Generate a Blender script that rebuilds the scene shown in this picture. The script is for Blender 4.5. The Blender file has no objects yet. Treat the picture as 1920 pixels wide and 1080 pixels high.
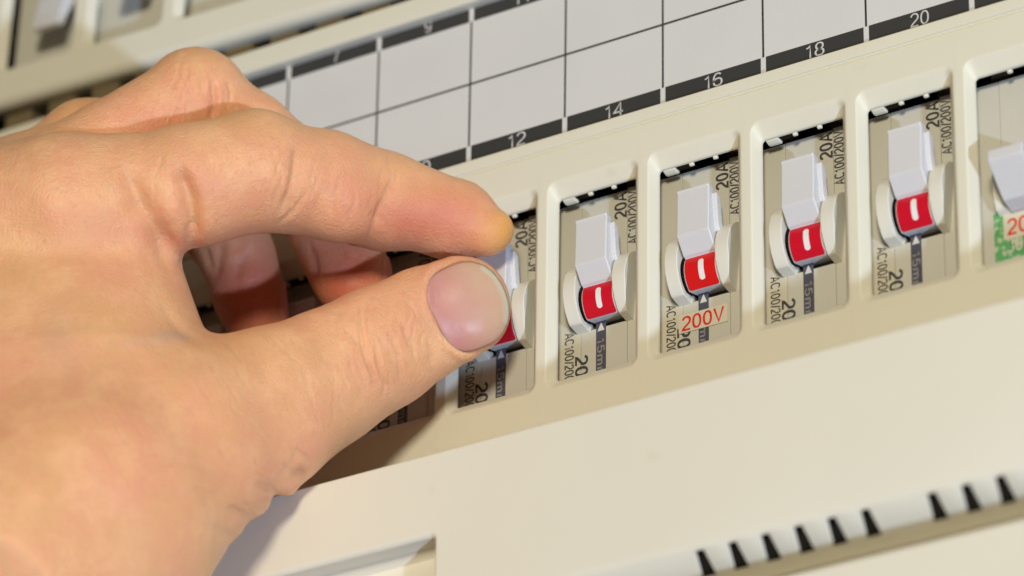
import bpy, bmesh, math, random
import numpy as np
from mathutils import Vector, Matrix
random.seed(4); rng = np.random.default_rng(7)

# ------------------------------------------------------------------ scale, camera, light
K = 0.00085                      # metres per drawing unit (25 units = one breaker pitch)
D, FPX = 1000.0, 8738.6
a_, b_, roll = 0.562819, 0.496982, 0.0159548
T = np.array([-11.3979, 0.0, -18.4219])
cam_c = np.array([math.sin(a_)*math.cos(b_), -math.cos(a_)*math.cos(b_), -math.sin(b_)])
_R = np.array([math.cos(a_), math.sin(a_), 0.0])
_U = np.array([math.sin(a_)*math.sin(b_), -math.cos(a_)*math.sin(b_), math.cos(b_)])
cam_R = math.cos(roll)*_R + math.sin(roll)*_U
cam_U = -math.sin(roll)*_R + math.cos(roll)*_U
cam_C = T + cam_c*D

sc = bpy.context.scene
col = sc.collection
cd = bpy.data.cameras.new("camera"); cam = bpy.data.objects.new("camera", cd); col.objects.link(cam)
cam.matrix_world = Matrix(((cam_R[0], cam_U[0], cam_c[0], cam_C[0]*K),
                           (cam_R[1], cam_U[1], cam_c[1], cam_C[1]*K),
                           (cam_R[2], cam_U[2], cam_c[2], cam_C[2]*K), (0, 0, 0, 1)))
cd.sensor_width = 36.0; cd.lens = 36.0*FPX/1920.0
cd.clip_start = 0.02; cd.clip_end = 10.0
cd.dof.use_dof = True; cd.dof.focus_distance = 0.982*D*K; cd.dof.aperture_fstop = 12.5
sc.camera = cam

w = bpy.data.worlds.new("World"); sc.world = w; w.use_nodes = True
w.node_tree.nodes["Background"].inputs[0].default_value = (1.0, 0.86, 0.66, 1)
w.node_tree.nodes["Background"].inputs[1].default_value = 0.10

def lamp(name, direction, dist, power, size, color):
    d = np.array(direction, float); d /= np.linalg.norm(d)
    l = bpy.data.lights.new(name, 'AREA'); l.shape = 'DISK'; l.size = size; l.energy = power; l.color = color
    o = bpy.data.objects.new(name, l); col.objects.link(o)
    p = (np.array([-5.0, 0, -25.0]) + d*dist/K)*K
    o.location = p
    o.rotation_euler = Vector(-d).to_track_quat('-Z', 'Y').to_euler()
    return o
KEY_DIR = (1.6, -1.0, -1.15)
lamp("work_lamp", KEY_DIR, 2.6, 45.0, 0.09, (.50, .65, .92))
FILL_DIR = cam_c - 0.08*cam_R + 0.53*cam_U
lamp("room_lamp", FILL_DIR, 1.25, 11.6, 0.20, (.955, .865, .67))

sc.view_settings.view_transform = 'Standard'; sc.view_settings.look = 'None'
sc.view_settings.exposure = 0.0; sc.view_settings.gamma = 1.0; sc.view_settings.use_curve_mapping = False
sc.cycles.use_denoising = True
sc.cycles.max_bounces = 8

# ------------------------------------------------------------------ helpers
def tag(o, label=None, cat=None, group=None, kind=None):
    if label: o['label'] = label
    if cat: o['category'] = cat
    if group: o['group'] = group
    if kind: o['kind'] = kind
    return o

def empty(name, loc=(0, 0, 0)):
    o = bpy.data.objects.new(name, None); col.objects.link(o)
    o.location = Vector(loc)*K; o.empty_display_size = 0.005
    return o

def link(name, me, mat, parent=None, loc=(0, 0, 0), smooth=True, wn=True):
    o = bpy.data.objects.new(name, me); col.objects.link(o)
    if mat is not None and not me.materials: me.materials.append(mat)
    if parent is not None: o.parent = parent
    o.location = Vector(loc)*K
    if smooth:
        me.polygons.foreach_set('use_smooth', [True]*len(me.polygons))
        if wn:
            m = o.modifiers.new('normals', 'WEIGHTED_NORMAL'); m.weight = 90; m.keep_sharp = True
    return o

def mesh_of(name, verts, faces):
    me = bpy.data.meshes.new(name)
    me.from_pydata([tuple(np.asarray(v, float)*K) for v in verts], [], faces)
    me.validate(); me.update()
    return me

def bm_mesh(name, bm):
    me = bpy.data.meshes.new(name); bm.to_mesh(me); bm.free(); return me

def boxes_bm(lst, bev=0.0, seg=2):
    bm = bmesh.new()
    for (x0, x1, y0, y1, z0, z1) in lst:
        vs = [bm.verts.new((x*K, y*K, z*K)) for x in (x0, x1) for y in (y0, y1) for z in (z0, z1)]
        for f in ((0, 1, 3, 2), (4, 6, 7, 5), (0, 4, 5, 1), (2, 3, 7, 6), (0, 2, 6, 4), (1, 5, 7, 3)):
            bm.faces.new([vs[i] for i in f])
    bmesh.ops.recalc_face_normals(bm, faces=bm.faces)
    if bev:
        bmesh.ops.bevel(bm, geom=list(bm.edges), offset=bev*K, segments=seg, affect='EDGES', profile=0.5)
    return bm

def prism_bm(profile, x0, x1, bev=0.0, seg=2):
    """extrude a (Y, Z) outline along X"""
    bm = bmesh.new()
    A = [bm.verts.new((x0*K, y*K, z*K)) for y, z in profile]
    B = [bm.verts.new((x1*K, y*K, z*K)) for y, z in profile]
    n = len(profile)
    bm.faces.new(A); bm.faces.new(B[::-1])
    for i in range(n):
        j = (i+1) % n
        bm.faces.new((A[i], B[i], B[j], A[j]))
    bmesh.ops.recalc_face_normals(bm, faces=bm.faces)
    if bev:
        es = [e for e in bm.edges if e.calc_face_angle(0) > 0.5]
        bmesh.ops.bevel(bm, geom=es, offset=bev*K, segments=seg, affect='EDGES', profile=0.5)
    return bm

_texts = {}
def _el(cx, cy, rx, ry, a0, a1, n=14, p=2.3):
    out = []
    for t in np.linspace(math.radians(a0), math.radians(a1), n):
        c, s_ = math.cos(t), math.sin(t)
        out.append((cx+rx*math.copysign(abs(c)**(2/p), c), cy+ry*math.copysign(abs(s_)**(2/p), s_)))
    return out
GLYPH = {   # strokes on a cap height of 1: (advance width, [polylines])
 '0': (.60, [_el(.28, .5, .23, .455, 90, 450, 30)]),
 '1': (.44, [[(.08, .76), (.20, .80), (.27, .88), (.29, .955), (.29, 0)]]),
 '2': (.58, [_el(.28, .69, .225, .265, 168, -30, 14)+[(.36, .42), (.17, .25), (.08, .13), (.055, .045), (.52, .045)]]),
 '3': (.58, [_el(.27, .72, .20, .235, 165, -90, 13)+_el(.27, .265, .225, .22, 90, -165, 14)]),
 '4': (.60, [[(.42, 0), (.42, .955), (.04, .29), (.56, .29)]]),
 '5': (.58, [[(.47, .955), (.14, .955), (.085, .52)]+_el(.27, .315, .225, .27, 130, -160, 15)]),
 '6': (.58, [_el(.28, .5, .225, .455, 45, 180, 10)+_el(.28, .31, .225, .265, 180, 540, 22)]),
 '7': (.56, [[(.04, .955), (.50, .955), (.34, .66), (.23, .33), (.19, 0)]]),
 '8': (.58, [_el(.28, .725, .19, .23, 0, 360, 22), _el(.28, .265, .225, .225, 0, 360, 22)]),
 '9': (.58, [_el(.28, .5, .225, .455, 225, 360, 10)+_el(.28, .69, .225, .265, 0, 360, 22)]),
 'A': (.68, [[(.03, 0), (.33, .97), (.63, 0)], [(.14, .32), (.52, .32)]]),
 'C': (.70, [_el(.36, .5, .30, .455, 40, 320, 22)]),
 'V': (.66, [[(.03, 1), (.32, .03), (.61, 1)]]),
 '/': (.34, [[(.02, -.02), (.30, 1.0)]]),
 'm': (.84, [[(.09, 0), (.09, .70)], [(.09, .45)]+_el(.25, .45, .16, .22, 180, 0, 8)+[(.41, 0)], [(.41, .45)]+_el(.57, .45, .16, .22, 180, 0, 8)+[(.73, 0)]]),
}
def _ribbon(V, F, pl, hw):
    pl = [np.array(p, float) for p in pl]
    closed = np.linalg.norm(pl[0]-pl[-1]) < 1e-6
    n = len(pl)
    base = len(V)
    for i in range(n):
        d1 = pl[i]-pl[i-1] if i > 0 else (pl[0]-pl[-2] if closed else pl[1]-pl[0])
        d2 = pl[i+1]-pl[i] if i < n-1 else (pl[1]-pl[0] if closed else pl[i]-pl[i-1])
        d1 = d1/(np.linalg.norm(d1)+1e-9); d2 = d2/(np.linalg.norm(d2)+1e-9)
        n1 = np.array([-d1[1], d1[0]]); n2 = np.array([-d2[1], d2[0]])
        m = n1+n2; q = max(m@m/4, .18); m = m/2/q
        V.append(pl[i]+m*hw); V.append(pl[i]-m*hw)
    for i in range(n-1):
        a = base+2*i; F.append((a, a+1, a+3, a+2))
def text_mesh(s, length, cap, sx=(1, 0, 0), sy=(0, 0, 1), bold=.062):
    """flat stroke lettering; run direction sx, cap direction sy; exact run length and cap height"""
    key = (s, length, cap, sx, sy, bold)
    if key in _texts: return _texts[key]
    V, F, x = [], [], 0.0
    for chr_ in s:
        adv, pls = GLYPH[chr_]
        for pl in pls: _ribbon(V, F, [(px+x, py) for px, py in pl], bold)
        x += adv+.09
    x0 = min(v[0] for v in V); x1 = max(v[0] for v in V)
    P = [np.array(sx)*(v[0]-x0)/(x1-x0)*length+np.array(sy)*v[1]*cap for v in V]
    me = mesh_of('lettering', P, F)
    _texts[key] = me
    return me

def put_text(name, s, length, cap, pos, mat, parent, rot=0, bold=.062):
    """rot 0: along +X; 90: reads upwards; -90: reads downwards.  pos = start of the base line"""
    sx, sy = {0: ((1, 0, 0), (0, 0, 1)), 90: ((0, 0, 1), (-1, 0, 0)), -90: ((0, 0, -1), (1, 0, 0))}[rot]
    me = text_mesh(s, length, cap, sx, sy, bold)
    if me.materials and me.materials[0] != mat: me = me.copy(); me.materials.clear()
    return link(name, me, mat, parent, pos, smooth=False)

def copy_tree(o, parent=None):
    c = o.copy(); col.objects.link(c)
    if parent is not None: c.parent = parent
    for ch in list(o.children): copy_tree(ch, c)
    return c

# ------------------------------------------------------------------ materials
def mat_new(name):
    m = bpy.data.materials.new(name); m.use_nodes = True
    nt = m.node_tree; bs = nt.nodes['Principled BSDF']
    return m, nt, bs

def plastic(name, colr, rough=0.45, var=0.04, bump=0.02, sss=0.0, scale=1.0, dirt=0.0, spec=0.4):
    m, nt, bs = mat_new(name)
    N = nt.nodes.new; L = nt.links.new
    tc = N('ShaderNodeTexCoord')
    n1 = N('ShaderNodeTexNoise'); n1.inputs['Scale'].default_value = 45*scale; n1.inputs['Detail'].default_value = 6
    L(tc.outputs['Object'], n1.inputs['Vector'])
    mx = N('ShaderNodeMix'); mx.data_type = 'RGBA'
    c = np.array(colr)
    mx.inputs['A'].default_value = (*(c*(1-var)), 1); mx.inputs['B'].default_value = (*np.minimum(c*(1+var), .95), 1)
    L(n1.outputs['Fac'], mx.inputs['Factor'])
    last = mx.outputs['Result']
    if dirt:
        n3 = N('ShaderNodeTexNoise'); n3.inputs['Scale'].default_value = 130*scale; n3.inputs['Detail'].default_value = 2
        L(tc.outputs['Object'], n3.inputs['Vector'])
        cr = N('ShaderNodeValToRGB'); cr.color_ramp.elements[0].position = 0.70; cr.color_ramp.elements[1].position = 0.80
        L(n3.outputs['Fac'], cr.inputs['Fac'])
        mm = N('ShaderNodeMath'); mm.operation = 'MULTIPLY'; mm.inputs[1].default_value = dirt
        L(cr.outputs['Color'], mm.inputs[0])
        m2 = N('ShaderNodeMix'); m2.data_type = 'RGBA'
        L(mm.outputs[0], m2.inputs['Factor']); L(last, m2.inputs['A'])
        m2.inputs['B'].default_value = (c[0]*.80, c[1]*.66, c[2]*.42, 1)
        last = m2.outputs['Result']
    L(last, bs.inputs['Base Color'])
    bs.inputs['Roughness'].default_value = rough
    bs.inputs['Specular IOR Level'].default_value = spec
    n2 = N('ShaderNodeTexNoise'); n2.inputs['Scale'].default_value = 1400*scale; n2.inputs['Detail'].default_value = 3
    L(tc.outputs['Object'], n2.inputs['Vector'])
    bp = N('ShaderNodeBump'); bp.inputs['Strength'].default_value = bump*4; bp.inputs['Distance'].default_value = 0.0002
    L(n2.outputs['Fac'], bp.inputs['Height']); L(bp.outputs['Normal'], bs.inputs['Normal'])
    if sss:
        bs.inputs['Subsurface Weight'].default_value = sss
        bs.inputs['Subsurface Radius'].default_value = (1, .9, .7); bs.inputs['Subsurface Scale'].default_value = 0.0006
    return m

M_cover = plastic('ivory_plastic', (.74, .715, .60), .48, .025, .02, dirt=.18)
M_front = plastic('cream_plastic', (.76, .73, .63), .5, .03, .02, dirt=.22)
M_case = plastic('breaker_case', (.565, .548, .475), .5, .06, .03)
M_tog = plastic('toggle_white', (.665, .665, .69), .35, .02, .015, sss=.35)
M_fin = plastic('fin_plastic', (.72, .70, .62), .42, .04, .02)
M_red = plastic('red_mark', (.60, .004, .022), .35, .05, .01)
M_red2 = plastic('red_mark_bright', (.66, .008, .010), .35, .05, .01)
M_ink = plastic('grey_ink', (.055, .05, .05), .6, .1, .01)
M_bar = plastic('gauge_ink', (.075, .075, .105), .5, .1, .01)
M_pale = plastic('pale_ink', (.62, .60, .54), .5, .05, .01)
M_gauge = plastic('gauge_text', (.30, .29, .29), .5, .05, .01)
M_white = plastic('white_ink', (.80, .80, .80), .4, .02, .01)
M_stick = plastic('sticker_paper', (.66, .62, .50), .55, .06, .02)
M_rtxt = plastic('red_ink', (.70, .025, .012), .5, .08, .01)
M_green = plastic('green_print', (.10, .38, .13), .55, .25, .02, scale=6)
_nt = M_green.node_tree; _bs = _nt.nodes['Principled BSDF']; _src = _bs.inputs['Base Color'].links[0].from_socket
_n = _nt.nodes.new('ShaderNodeTexNoise'); _n.inputs['Scale'].default_value = 900; _n.inputs['Detail'].default_value = 3
_t = _nt.nodes.new('ShaderNodeTexCoord'); _nt.links.new(_t.outputs['Object'], _n.inputs['Vector'])
_r = _nt.nodes.new('ShaderNodeMapRange'); _r.inputs['From Min'].default_value = .5; _r.inputs['From Max'].default_value = .62; _nt.links.new(_n.outputs['Fac'], _r.inputs['Value'])
_m = _nt.nodes.new('ShaderNodeMix'); _m.data_type = 'RGBA'; _nt.links.new(_r.outputs['Result'], _m.inputs['Factor']); _nt.links.new(_src, _m.inputs['A']); _m.inputs['B'].default_value = (.50, .56, .42, 1)
_nt.links.new(_m.outputs['Result'], _bs.inputs['Base Color'])
M_card = plastic('card_paper', (.655, .66, .665), .6, .055, .03, dirt=.07)
M_band = plastic('card_band', (.040, .040, .040), .55, .1, .01)
M_line = plastic('card_line', (.035, .034, .033), .55, .1, .01)
M_num = plastic('card_number', (.62, .62, .62), .55, .03, .01)
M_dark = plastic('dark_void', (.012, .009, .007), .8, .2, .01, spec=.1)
M_brown = plastic('brown_terminal', (.055, .038, .022), .6, .2, .02)
M_olive = plastic('olive_rib', (.17, .13, .07), .6, .15, .02)
M_pen = plastic('pen_ink', (.16, .19, .24), .6, .1, .01)

# ------------------------------------------------------------------ cover plates
def rrect(x0, x1, z0, z1, r, y, n=5):
    pts = []
    for cx, cz, a0 in ((x1-r, z1-r, 0), (x0+r, z1-r, 90), (x0+r, z0+r, 180), (x1-r, z0+r, 270)):
        for i in range(n):
            t = math.radians(a0+90*i/(n-1))
            pts.append((cx+r*math.cos(t), y, cz+r*math.sin(t)))
    return pts

def holed_plate(V, F, cell, hole, Y, loops, n=5):
    """one cell of a plate: flat face round a hole, then bevel loops going in"""
    cx0, cx1, cz0, cz1 = cell; hx0, hx1, hz0, hz1 = hole
    base = len(V)
    V += [(cx1, Y, cz1), (cx0, Y, cz1), (cx0, Y, cz0), (cx1, Y, cz0)]
    starts = []
    for (l, r_, t, b, y, rad) in loops:
        starts.append(len(V)); V += rrect(hx0-l, hx1+r_, hz0-b, hz1+t, rad, Y+y, n)
    s = starts[0]; m = 4*n
    for k in range(4):
        for i in range(n-1):
            F.append((base+k, s+k*n+i, s+k*n+i+1))
        k2 = (k+1) % 4
        F.append((base+k, s+k*n+n-1, s+k2*n, base+k2))
    for a, b in zip(starts[:-1], starts[1:]):
        for i in range(m):
            j = (i+1) % m
            F.append((a+i, b+i, b+j, a+j))

LOOPS = [(1.55, 2.1, 3.7, 2.9, 0.0, 2.4), (1.3, 1.75, 3.25, 2.5, .06, 2.2), (1.05, 1.35, 2.7, 2.05, .38, 2.0),
         (.30, .3, .6, .45, 1.85, 1.1), (.08, .08, .12, .1, 2.2, .9), (0, 0, 0, 0, 2.5, .8), (0, 0, 0, 0, 2.9, .8)]
def weld(me, d=1e-3):
    bm = bmesh.new(); bm.from_mesh(me)
    bmesh.ops.remove_doubles(bm, verts=bm.verts, dist=d*K)
    bmesh.ops.recalc_face_normals(bm, faces=bm.faces)
    # outward = towards the front (-Y)
    s = sum(f.normal.y*f.calc_area() for f in bm.faces)
    if s > 0: bmesh.ops.reverse_faces(bm, faces=bm.faces)
    bm.to_mesh(me); bm.free(); me.update()

FY = -2.3
cover = tag(empty('breaker_cover', (0, 0, -60)), 'cream plastic cover plate with a row of rectangular windows framing the lower breakers', 'cover plate')
OFF = (0, 0, 60)
V, F = [], []
for k in range(-5, 5):
    holed_plate(V, F, (25*k-2.9, 25*k+22.1, -80, 10.9), (25*k, 25*k+19.4, -44, 0), FY, LOOPS)
V0 = len(V)
def quad(V, F, pts):
    i = len(V); V += list(pts); F.append(tuple(range(i, i+len(pts))))
quad(V, F, [(-240, FY, -80), (-127.9, FY, -80), (-127.9, FY, 10.9), (-240, FY, 10.9)])
quad(V, F, [(122.1, FY, -80), (190, FY, -80), (190, FY, 10.9), (122.1, FY, 10.9)])
# top profile: groove, rim strip, edge that turns in behind the card
xs = [-240, -127.9]+[25*k+22.1 for k in range(-5, 5)]+[190]
prof = [(FY, 10.9), (FY+.15, 11.02), (FY+.9, 11.1), (FY+.9, 11.9), (FY+.1, 12.0), (FY, 12.12), (FY, 14.75), (FY+.12, 14.95), (FY+.4, 15.05), (FY+3.0, 15.05)]
for i in range(len(xs)-1):
    for (y0, z0), (y1, z1) in zip(prof[:-1], prof[1:]):
        quad(V, F, [(xs[i], y0, z0), (xs[i+1], y0, z0), (xs[i+1], y1, z1), (xs[i], y1, z1)])
me = mesh_of('window_frame', V, F); weld(me)
link('window_frame', me, M_cover, cover, OFF)
# moulded nubs on the top inner edge of each window
nub = prism_bm([(.9, .3), (1.7, .3), (1.7, -.5), (1.2, -.62), (.9, -.4)], -.5, .5, .12)
nub_me = bm_mesh('nub', nub)
lug_me = bm_mesh('lug', prism_bm([(.9, .4), (3.2, .4), (3.2, -.4), (2.2, -.6), (.9, -.15)], -1.5, 1.5, .28))
for k in range(-4, 5):
    for dx in (7.6, 13.4):
        link('nub', nub_me, M_cover, cover, (25*k+dx, -.3, 60.05))
    if k < 4: link('lug', lug_me, M_cover, cover, (25*k+2.1, -.3, 60.05))

# upper rim that holds the label card, with ribs in the gap above
rimo = []
pr = [(2.5, 55.05), (-3.2, 55.0), (-3.7, 55.1), (-3.9, 55.5), (-3.9, 60.3), (-3.7, 60.6), (-3.2, 60.7), (6, 60.7)]
me = bm_mesh('card_rim', prism_bm(pr, -240, 190)); link('card_rim', me, M_cover, cover, OFF)
rib_me = bm_mesh('rib', boxes_bm([(-3.8, 3.8, 0, 5, -3.2, 2.6)], .3))
for i in range(13):
    link('rib', rib_me, M_olive, cover, (-150.5+12.7*i, -.2, 60+64.4))

# ------------------------------------------------------------------ upper cover (second row of windows)
ucov = tag(empty('upper_cover', (-130, 0, 66.2)), 'cream cover plate of the upper breaker row with pale rounded lower edge, out of focus', 'cover plate')
ucov.rotation_euler = (0, math.radians(1.9), 0)
V, F = [], []
UL = [(l*.95, r_, t, b*.5, y*.9, rad) for (l, r_, t, b, y, rad) in LOOPS]
UY = -4.8
ux = [-23.8+25.9*i for i in range(4)]
for x in ux:
    holed_plate(V, F, (x-4.0, x+21.9, 3.2, 70), (x, x+19.6, 11.0, 58), UY, UL)
quad(V, F, [(-110, UY, 3.2), (ux[0]-4.0, UY, 3.2), (ux[0]-4.0, UY, 70), (-110, UY, 70)])
quad(V, F, [(ux[-1]+21.9, UY, 3.2), (240, UY, 3.2), (240, UY, 70), (ux[-1]+21.9, UY, 70)])
xs = [-110]+[x-4.0 for x in ux]+[ux[-1]+21.9, 240]
prof = [(UY, 3.2)]+[(UY+2.6-2.6*math.cos(math.radians(t)), 3.2-2.6*math.sin(math.radians(t))) for t in (18, 36, 54, 72, 90)]+[(UY+6, .6), (UY+6, 5)]
for i in range(len(xs)-1):
    for (y0, z0), (y1, z1) in zip(prof[:-1], prof[1:]):
        quad(V, F, [(xs[i], y0, z0), (xs[i+1], y0, z0), (xs[i+1], y1, z1), (xs[i], y1, z1)])
me = mesh_of('window_frame', V, F); weld(me)
link('window_frame', me, M_cover, ucov)

# ------------------------------------------------------------------ proud lower panel with vents and a pull recess
PY = -28.0
front = tag(empty('front_panel', (0, -20, -105)), 'plain proud cream panel below the breaker windows, with black vent slots along its lower edge', 'panel')
FO = (0, 20, 105)
V, F = [], []
RL = [(1.3, .9, 1.3, 1.1, 0, 2.0), (.6, .45, .6, .5, .15, 1.6), (.15, .1, .1, .1, .7, 1.3), (0, 0, 0, 0, 1.2, 1.2), (0, 0, .0, 0, 4.6, 1.2), (-1.0, -.3, -.5, 0, 5.0, .8), (-1.0, -.3, -.8, 0, 8.0, .7)]
ztop, zbev = -70.3, -104.6
holed_plate(V, F, (-90, 10, zbev, ztop), (-78, -11.6, -101.5, -88.6), PY, RL)
fl = rrect(-77, -11.9, -101.5, -89.4, .7, PY+8.0); quad(V, F, fl)
quad(V, F, [(-240, PY, zbev), (-90, PY, zbev), (-90, PY, ztop), (-240, PY, ztop)])
quad(V, F, [(10, PY, zbev), (190, PY, zbev), (190, PY, ztop), (10, PY, ztop)])
xs = [-240, -90, 10, 190]
prof = [(PY, ztop), (PY+.12, ztop+.35), (PY+.45, ztop+.6), (PY+.9, ztop+.7), (FY-.01, ztop+.7)]
for i in range(3):
    for (y0, z0), (y1, z1) in zip(prof[:-1], prof[1:]):
        quad(V, F, [(xs[i], y0, z0), (xs[i+1], y0, z0), (xs[i+1], y1, z1), (xs[i], y1, z1)])
# sloping underside with slots
cents = [49.9+7.27*i for i in range(-9, 6)]+[100.6+7.2*i for i in range(0, 6)]
cents = [c for c in cents if c > 49]
SW = 1.35
y_a, z_a = PY, zbev; y_m0, z_m0 = PY+.22, zbev-.8; y_m, z_m = PY+.75, zbev-1.6; y_b, z_b = PY+4.6, zbev-5.6
edges = [-240]
for c in cents: edges += [c-1.75, c+1.75]
edges.append(190)
tops = [-240]
for c in cents: tops += [c-1.15, c+1.0]
tops.append(190)
for i in range(len(edges)-1):
    x0, x1, t0, t1 = edges[i], edges[i+1], tops[i], tops[i+1]
    quad(V, F, [(t0, y_a, z_a), (t1, y_a, z_a), (t1, y_m0, z_m0), (t0, y_m0, z_m0)])
    quad(V, F, [(t0, y_m0, z_m0), (t1, y_m0, z_m0), (t1, y_m, z_m), (t0, y_m, z_m)])
    if i % 2 == 0:
        quad(V, F, [(t0, y_m, z_m), (t1, y_m, z_m), (x1, y_b, z_b), (x0, y_b, z_b)])
        quad(V, F, [(x0, y_b, z_b), (x1, y_b, z_b), (x1, y_b+7.5, z_b+.3), (x0, y_b+7.5, z_b+.3)])
    else:
        e = .7
        for x, t in ((x0, t0), (x1, t1)):
            quad(V, F, [(t, y_m, z_m), (x, y_b, z_b), (x, y_b+e, z_b+e), (t, y_m+e, z_m+e)])
        quad(V, F, [(t0, y_m, z_m), (t1, y_m, z_m), (t1, y_m+e, z_m+e), (t0, y_m+e, z_m+e)])
        quad(V, F, [(x0, y_b, z_b), (x1, y_b, z_b), (x1, y_b+7.5, z_b+.3), (x0, y_b+7.5, z_b+.3)])
me = mesh_of('panel_face', V, F); weld(me)
link('panel_face', me, M_front, front, FO)
link('vent_shade_sheet', bm_mesh('vent_shade_sheet', prism_bm([(y_m+1.0, z_m+1.6), (y_b+.9, z_b+.4), (y_b+2.4, z_b+.6), (y_m+3, z_m+1.6)], 18, 190)), M_dark, front, FO)  # dark sheet added behind the slots, stands in for the unlit inside

base = tag(empty('base_panel', (0, -20, -150)), 'cream panel at the bottom right corner, below the row of black vent slots', 'panel')
BO = (0, 20, 150)
V, F = [], []
QY, qz = -32.5, -118.7
pr = [(-16.1, -108), (-16.1, qz), (QY+1.0, qz), (QY+.4, qz-.15), (QY+.05, qz-.5), (QY, qz-1.1), (QY, -200)]
for (y0, z0), (y1, z1) in zip(pr[:-1], pr[1:]):
    quad(V, F, [(-240, y0, z0), (190, y0, z0), (190, y1, z1), (-240, y1, z1)])
me = mesh_of('panel_face', V, F); weld(me); link('panel_face', me, M_front, base, BO)

# enclosure behind everything
eb = link('back_wall', bm_mesh('back_wall', boxes_bm([(-260, 210, 34, 38, -200, 200)])), M_dark, None)
tag(eb, kind='structure')

# ------------------------------------------------------------------ label card
CY = -.8
card = tag(empty('label_card', (0, CY, 35)), 'white label card ruled into blank cells with black numbered bands, between the two breaker rows', 'label card')
CO = (0, -CY, -35)
link('sheet', bm_mesh('sheet', boxes_bm([(-160, 190, CY, CY+.6, 12.5, 57)])), M_card, card, CO)
lx = [1.95+24.62*i for i in range(-7, 8)]
zb0, zb1, zt0, zt1 = 12.6, 19.65, 51.75, 56.9
for i in range(len(lx)-1):
    x0, x1 = lx[i], lx[i+1]
    for (z0, z1) in ((zb0, zb1), (zt0, zt1)):
        link('number_band', bm_mesh('number_band', boxes_bm([(x0+.62, x1-.62, CY-.03, CY, z0, z1)])), M_band, card, CO)
L = [(x-.24, x+.24, CY-.02, CY, zb1, zt0) for x in lx]+[(lx[0], lx[-1], CY-.025, CY, 35.28, 35.82)]
tag(link('ruled_line', bm_mesh('ruled_line', boxes_bm(L)), M_line, card, CO), kind='stuff')
def num(s, xc, z, cap):
    wd = cap*(.62*len(s)+.08*(len(s)-1)) if s != '7' else cap*.58
    o = put_text('number', s, wd, cap, (xc-wd/2, CY-.05, z), M_num, card, 0, .05); o.location += Vector(CO)*K
for i in range(-4, 5):
    xc = lx[7+i]+12.3
    num(str(14+2*i), xc+.2, 16.0, 3.3)
    num(str(13+2*i), xc+.8, 52.5, 2.9)
# a few pen strokes in the cell beside the middle finger
V, F = [], []
for (x0, z0, x1, z1) in ((-80.5, 48.0, -78.7, 46.6), (-79.9, 46.4, -78.3, 48.4), (-78.4, 48.2, -77.2, 45.8), (-77.6, 48.4, -76.2, 47.0), (-77.0, 46.0, -76.0, 48.0)):
    d = np.array([x1-x0, z1-z0]); n_ = np.array([-d[1], d[0]])/np.linalg.norm(d)*.18
    quad(V, F, [(x0+n_[0], CY-.03, z0+n_[1]), (x0-n_[0], CY-.03, z0-n_[1]), (x1-n_[0], CY-.03, z1-n_[1]), (x1+n_[0], CY-.03, z1+n_[1])])
link('pen_mark', mesh_of('pen_mark', V, F), M_pen, card, CO, smooth=False)

# ------------------------------------------------------------------ breakers
BY = 5.0
DRC, DRR = (5.2, -25.6), 5.25       # rocker drum (Y, Z), radius
def arc(c, r, a0, a1, n):            # angle 0 = towards the viewer (-Y), positive = up
    return [(c[0]-r*math.cos(math.radians(t)), c[1]+r*math.sin(math.radians(t))) for t in np.linspace(a0, a1, n)]

def seg_case(parent, left=-2.75, right=22.15):
    bm = boxes_bm([(left, 2.95, BY+.05, 30, -52, .9), (3.05, 5.4, BY, 30, -52, .9), (5.4, 14.1, BY, 30, -52, -30.9),
                   (5.4, 14.1, BY, 30, -17.0, .9), (5.4, 14.1, BY+6, 30, -30.9, -17.0),
                   (14.1, 14.3, BY, 30, -52, .9), (14.4, 18.6, BY+.06, 30, -52, 1.3), (18.7, right, BY+.12, 30, -52, .9)], .05, 1)
    link('case', bm_mesh('case', bm), M_case, parent, smooth=False)
    # brown terminal cover behind the upper edge
    link('terminal_cover', bm_mesh('terminal_cover', boxes_bm([(.3, 4.6, BY+2, 16, 1.0, 4.2), (12.6, 17.0, BY+2.4, 16, 1.4, 5.0)], .2)), M_brown, parent)

def fin(parent, x0, x1, taper=False):
    top = [(BY+.3, -15.2), (3.0, -15.8), (1.0, -17.2), (-.3, -19.2), (-1.1, -21.6), (-1.25, -23.6), (-.95, -25.8), (-.1, -28.0), (1.1, -29.8), (1.9, -30.5), (BY+.3, -31.2)]
    bm = prism_bm(top, x0, x1, .22)
    if taper:       # outer lower corner cut away
        for v in bm.verts:
            z = v.co.z/K; t = min(max((-26.6-z)/4.2, 0), 1)
            v.co.x = (x0+(v.co.x/K-x0)*(1-.45*t))*K
    link('guard_fin', bm_mesh('guard_fin', bm), M_fin, parent)

def mark_patch(x0, x1, a0, a1, r, rad_c=.55, n=10):
    """rounded rectangle bent round the drum"""
    pts = rrect(x0, x1, 0, 1, .001, 0)
    h = (math.radians(a1-a0))*r
    ol = rrect(x0, x1, 0, h, rad_c, 0, 5)
    zs = sorted(set([round(p[2], 4) for p in ol]+[round(t, 4) for t in np.linspace(0, h, n)]))
    V, F = [], []
    for z in zs:
        # x extents at this height
        if z < rad_c: dx = rad_c-math.sqrt(max(0, rad_c**2-(rad_c-z)**2))
        elif z > h-rad_c: dx = rad_c-math.sqrt(max(0, rad_c**2-(z-h+rad_c)**2))
        else: dx = 0
        t = math.radians(a0)+z/r
        y, zz = DRC[0]-r*math.cos(t), DRC[1]+r*math.sin(t)
        V += [(x0+dx, y, zz), (x1-dx, y, zz)]
    for i in range(len(zs)-1): F.append((2*i, 2*i+1, 2*i+3, 2*i+2))
    return mesh_of('patch', V, F)

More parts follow.
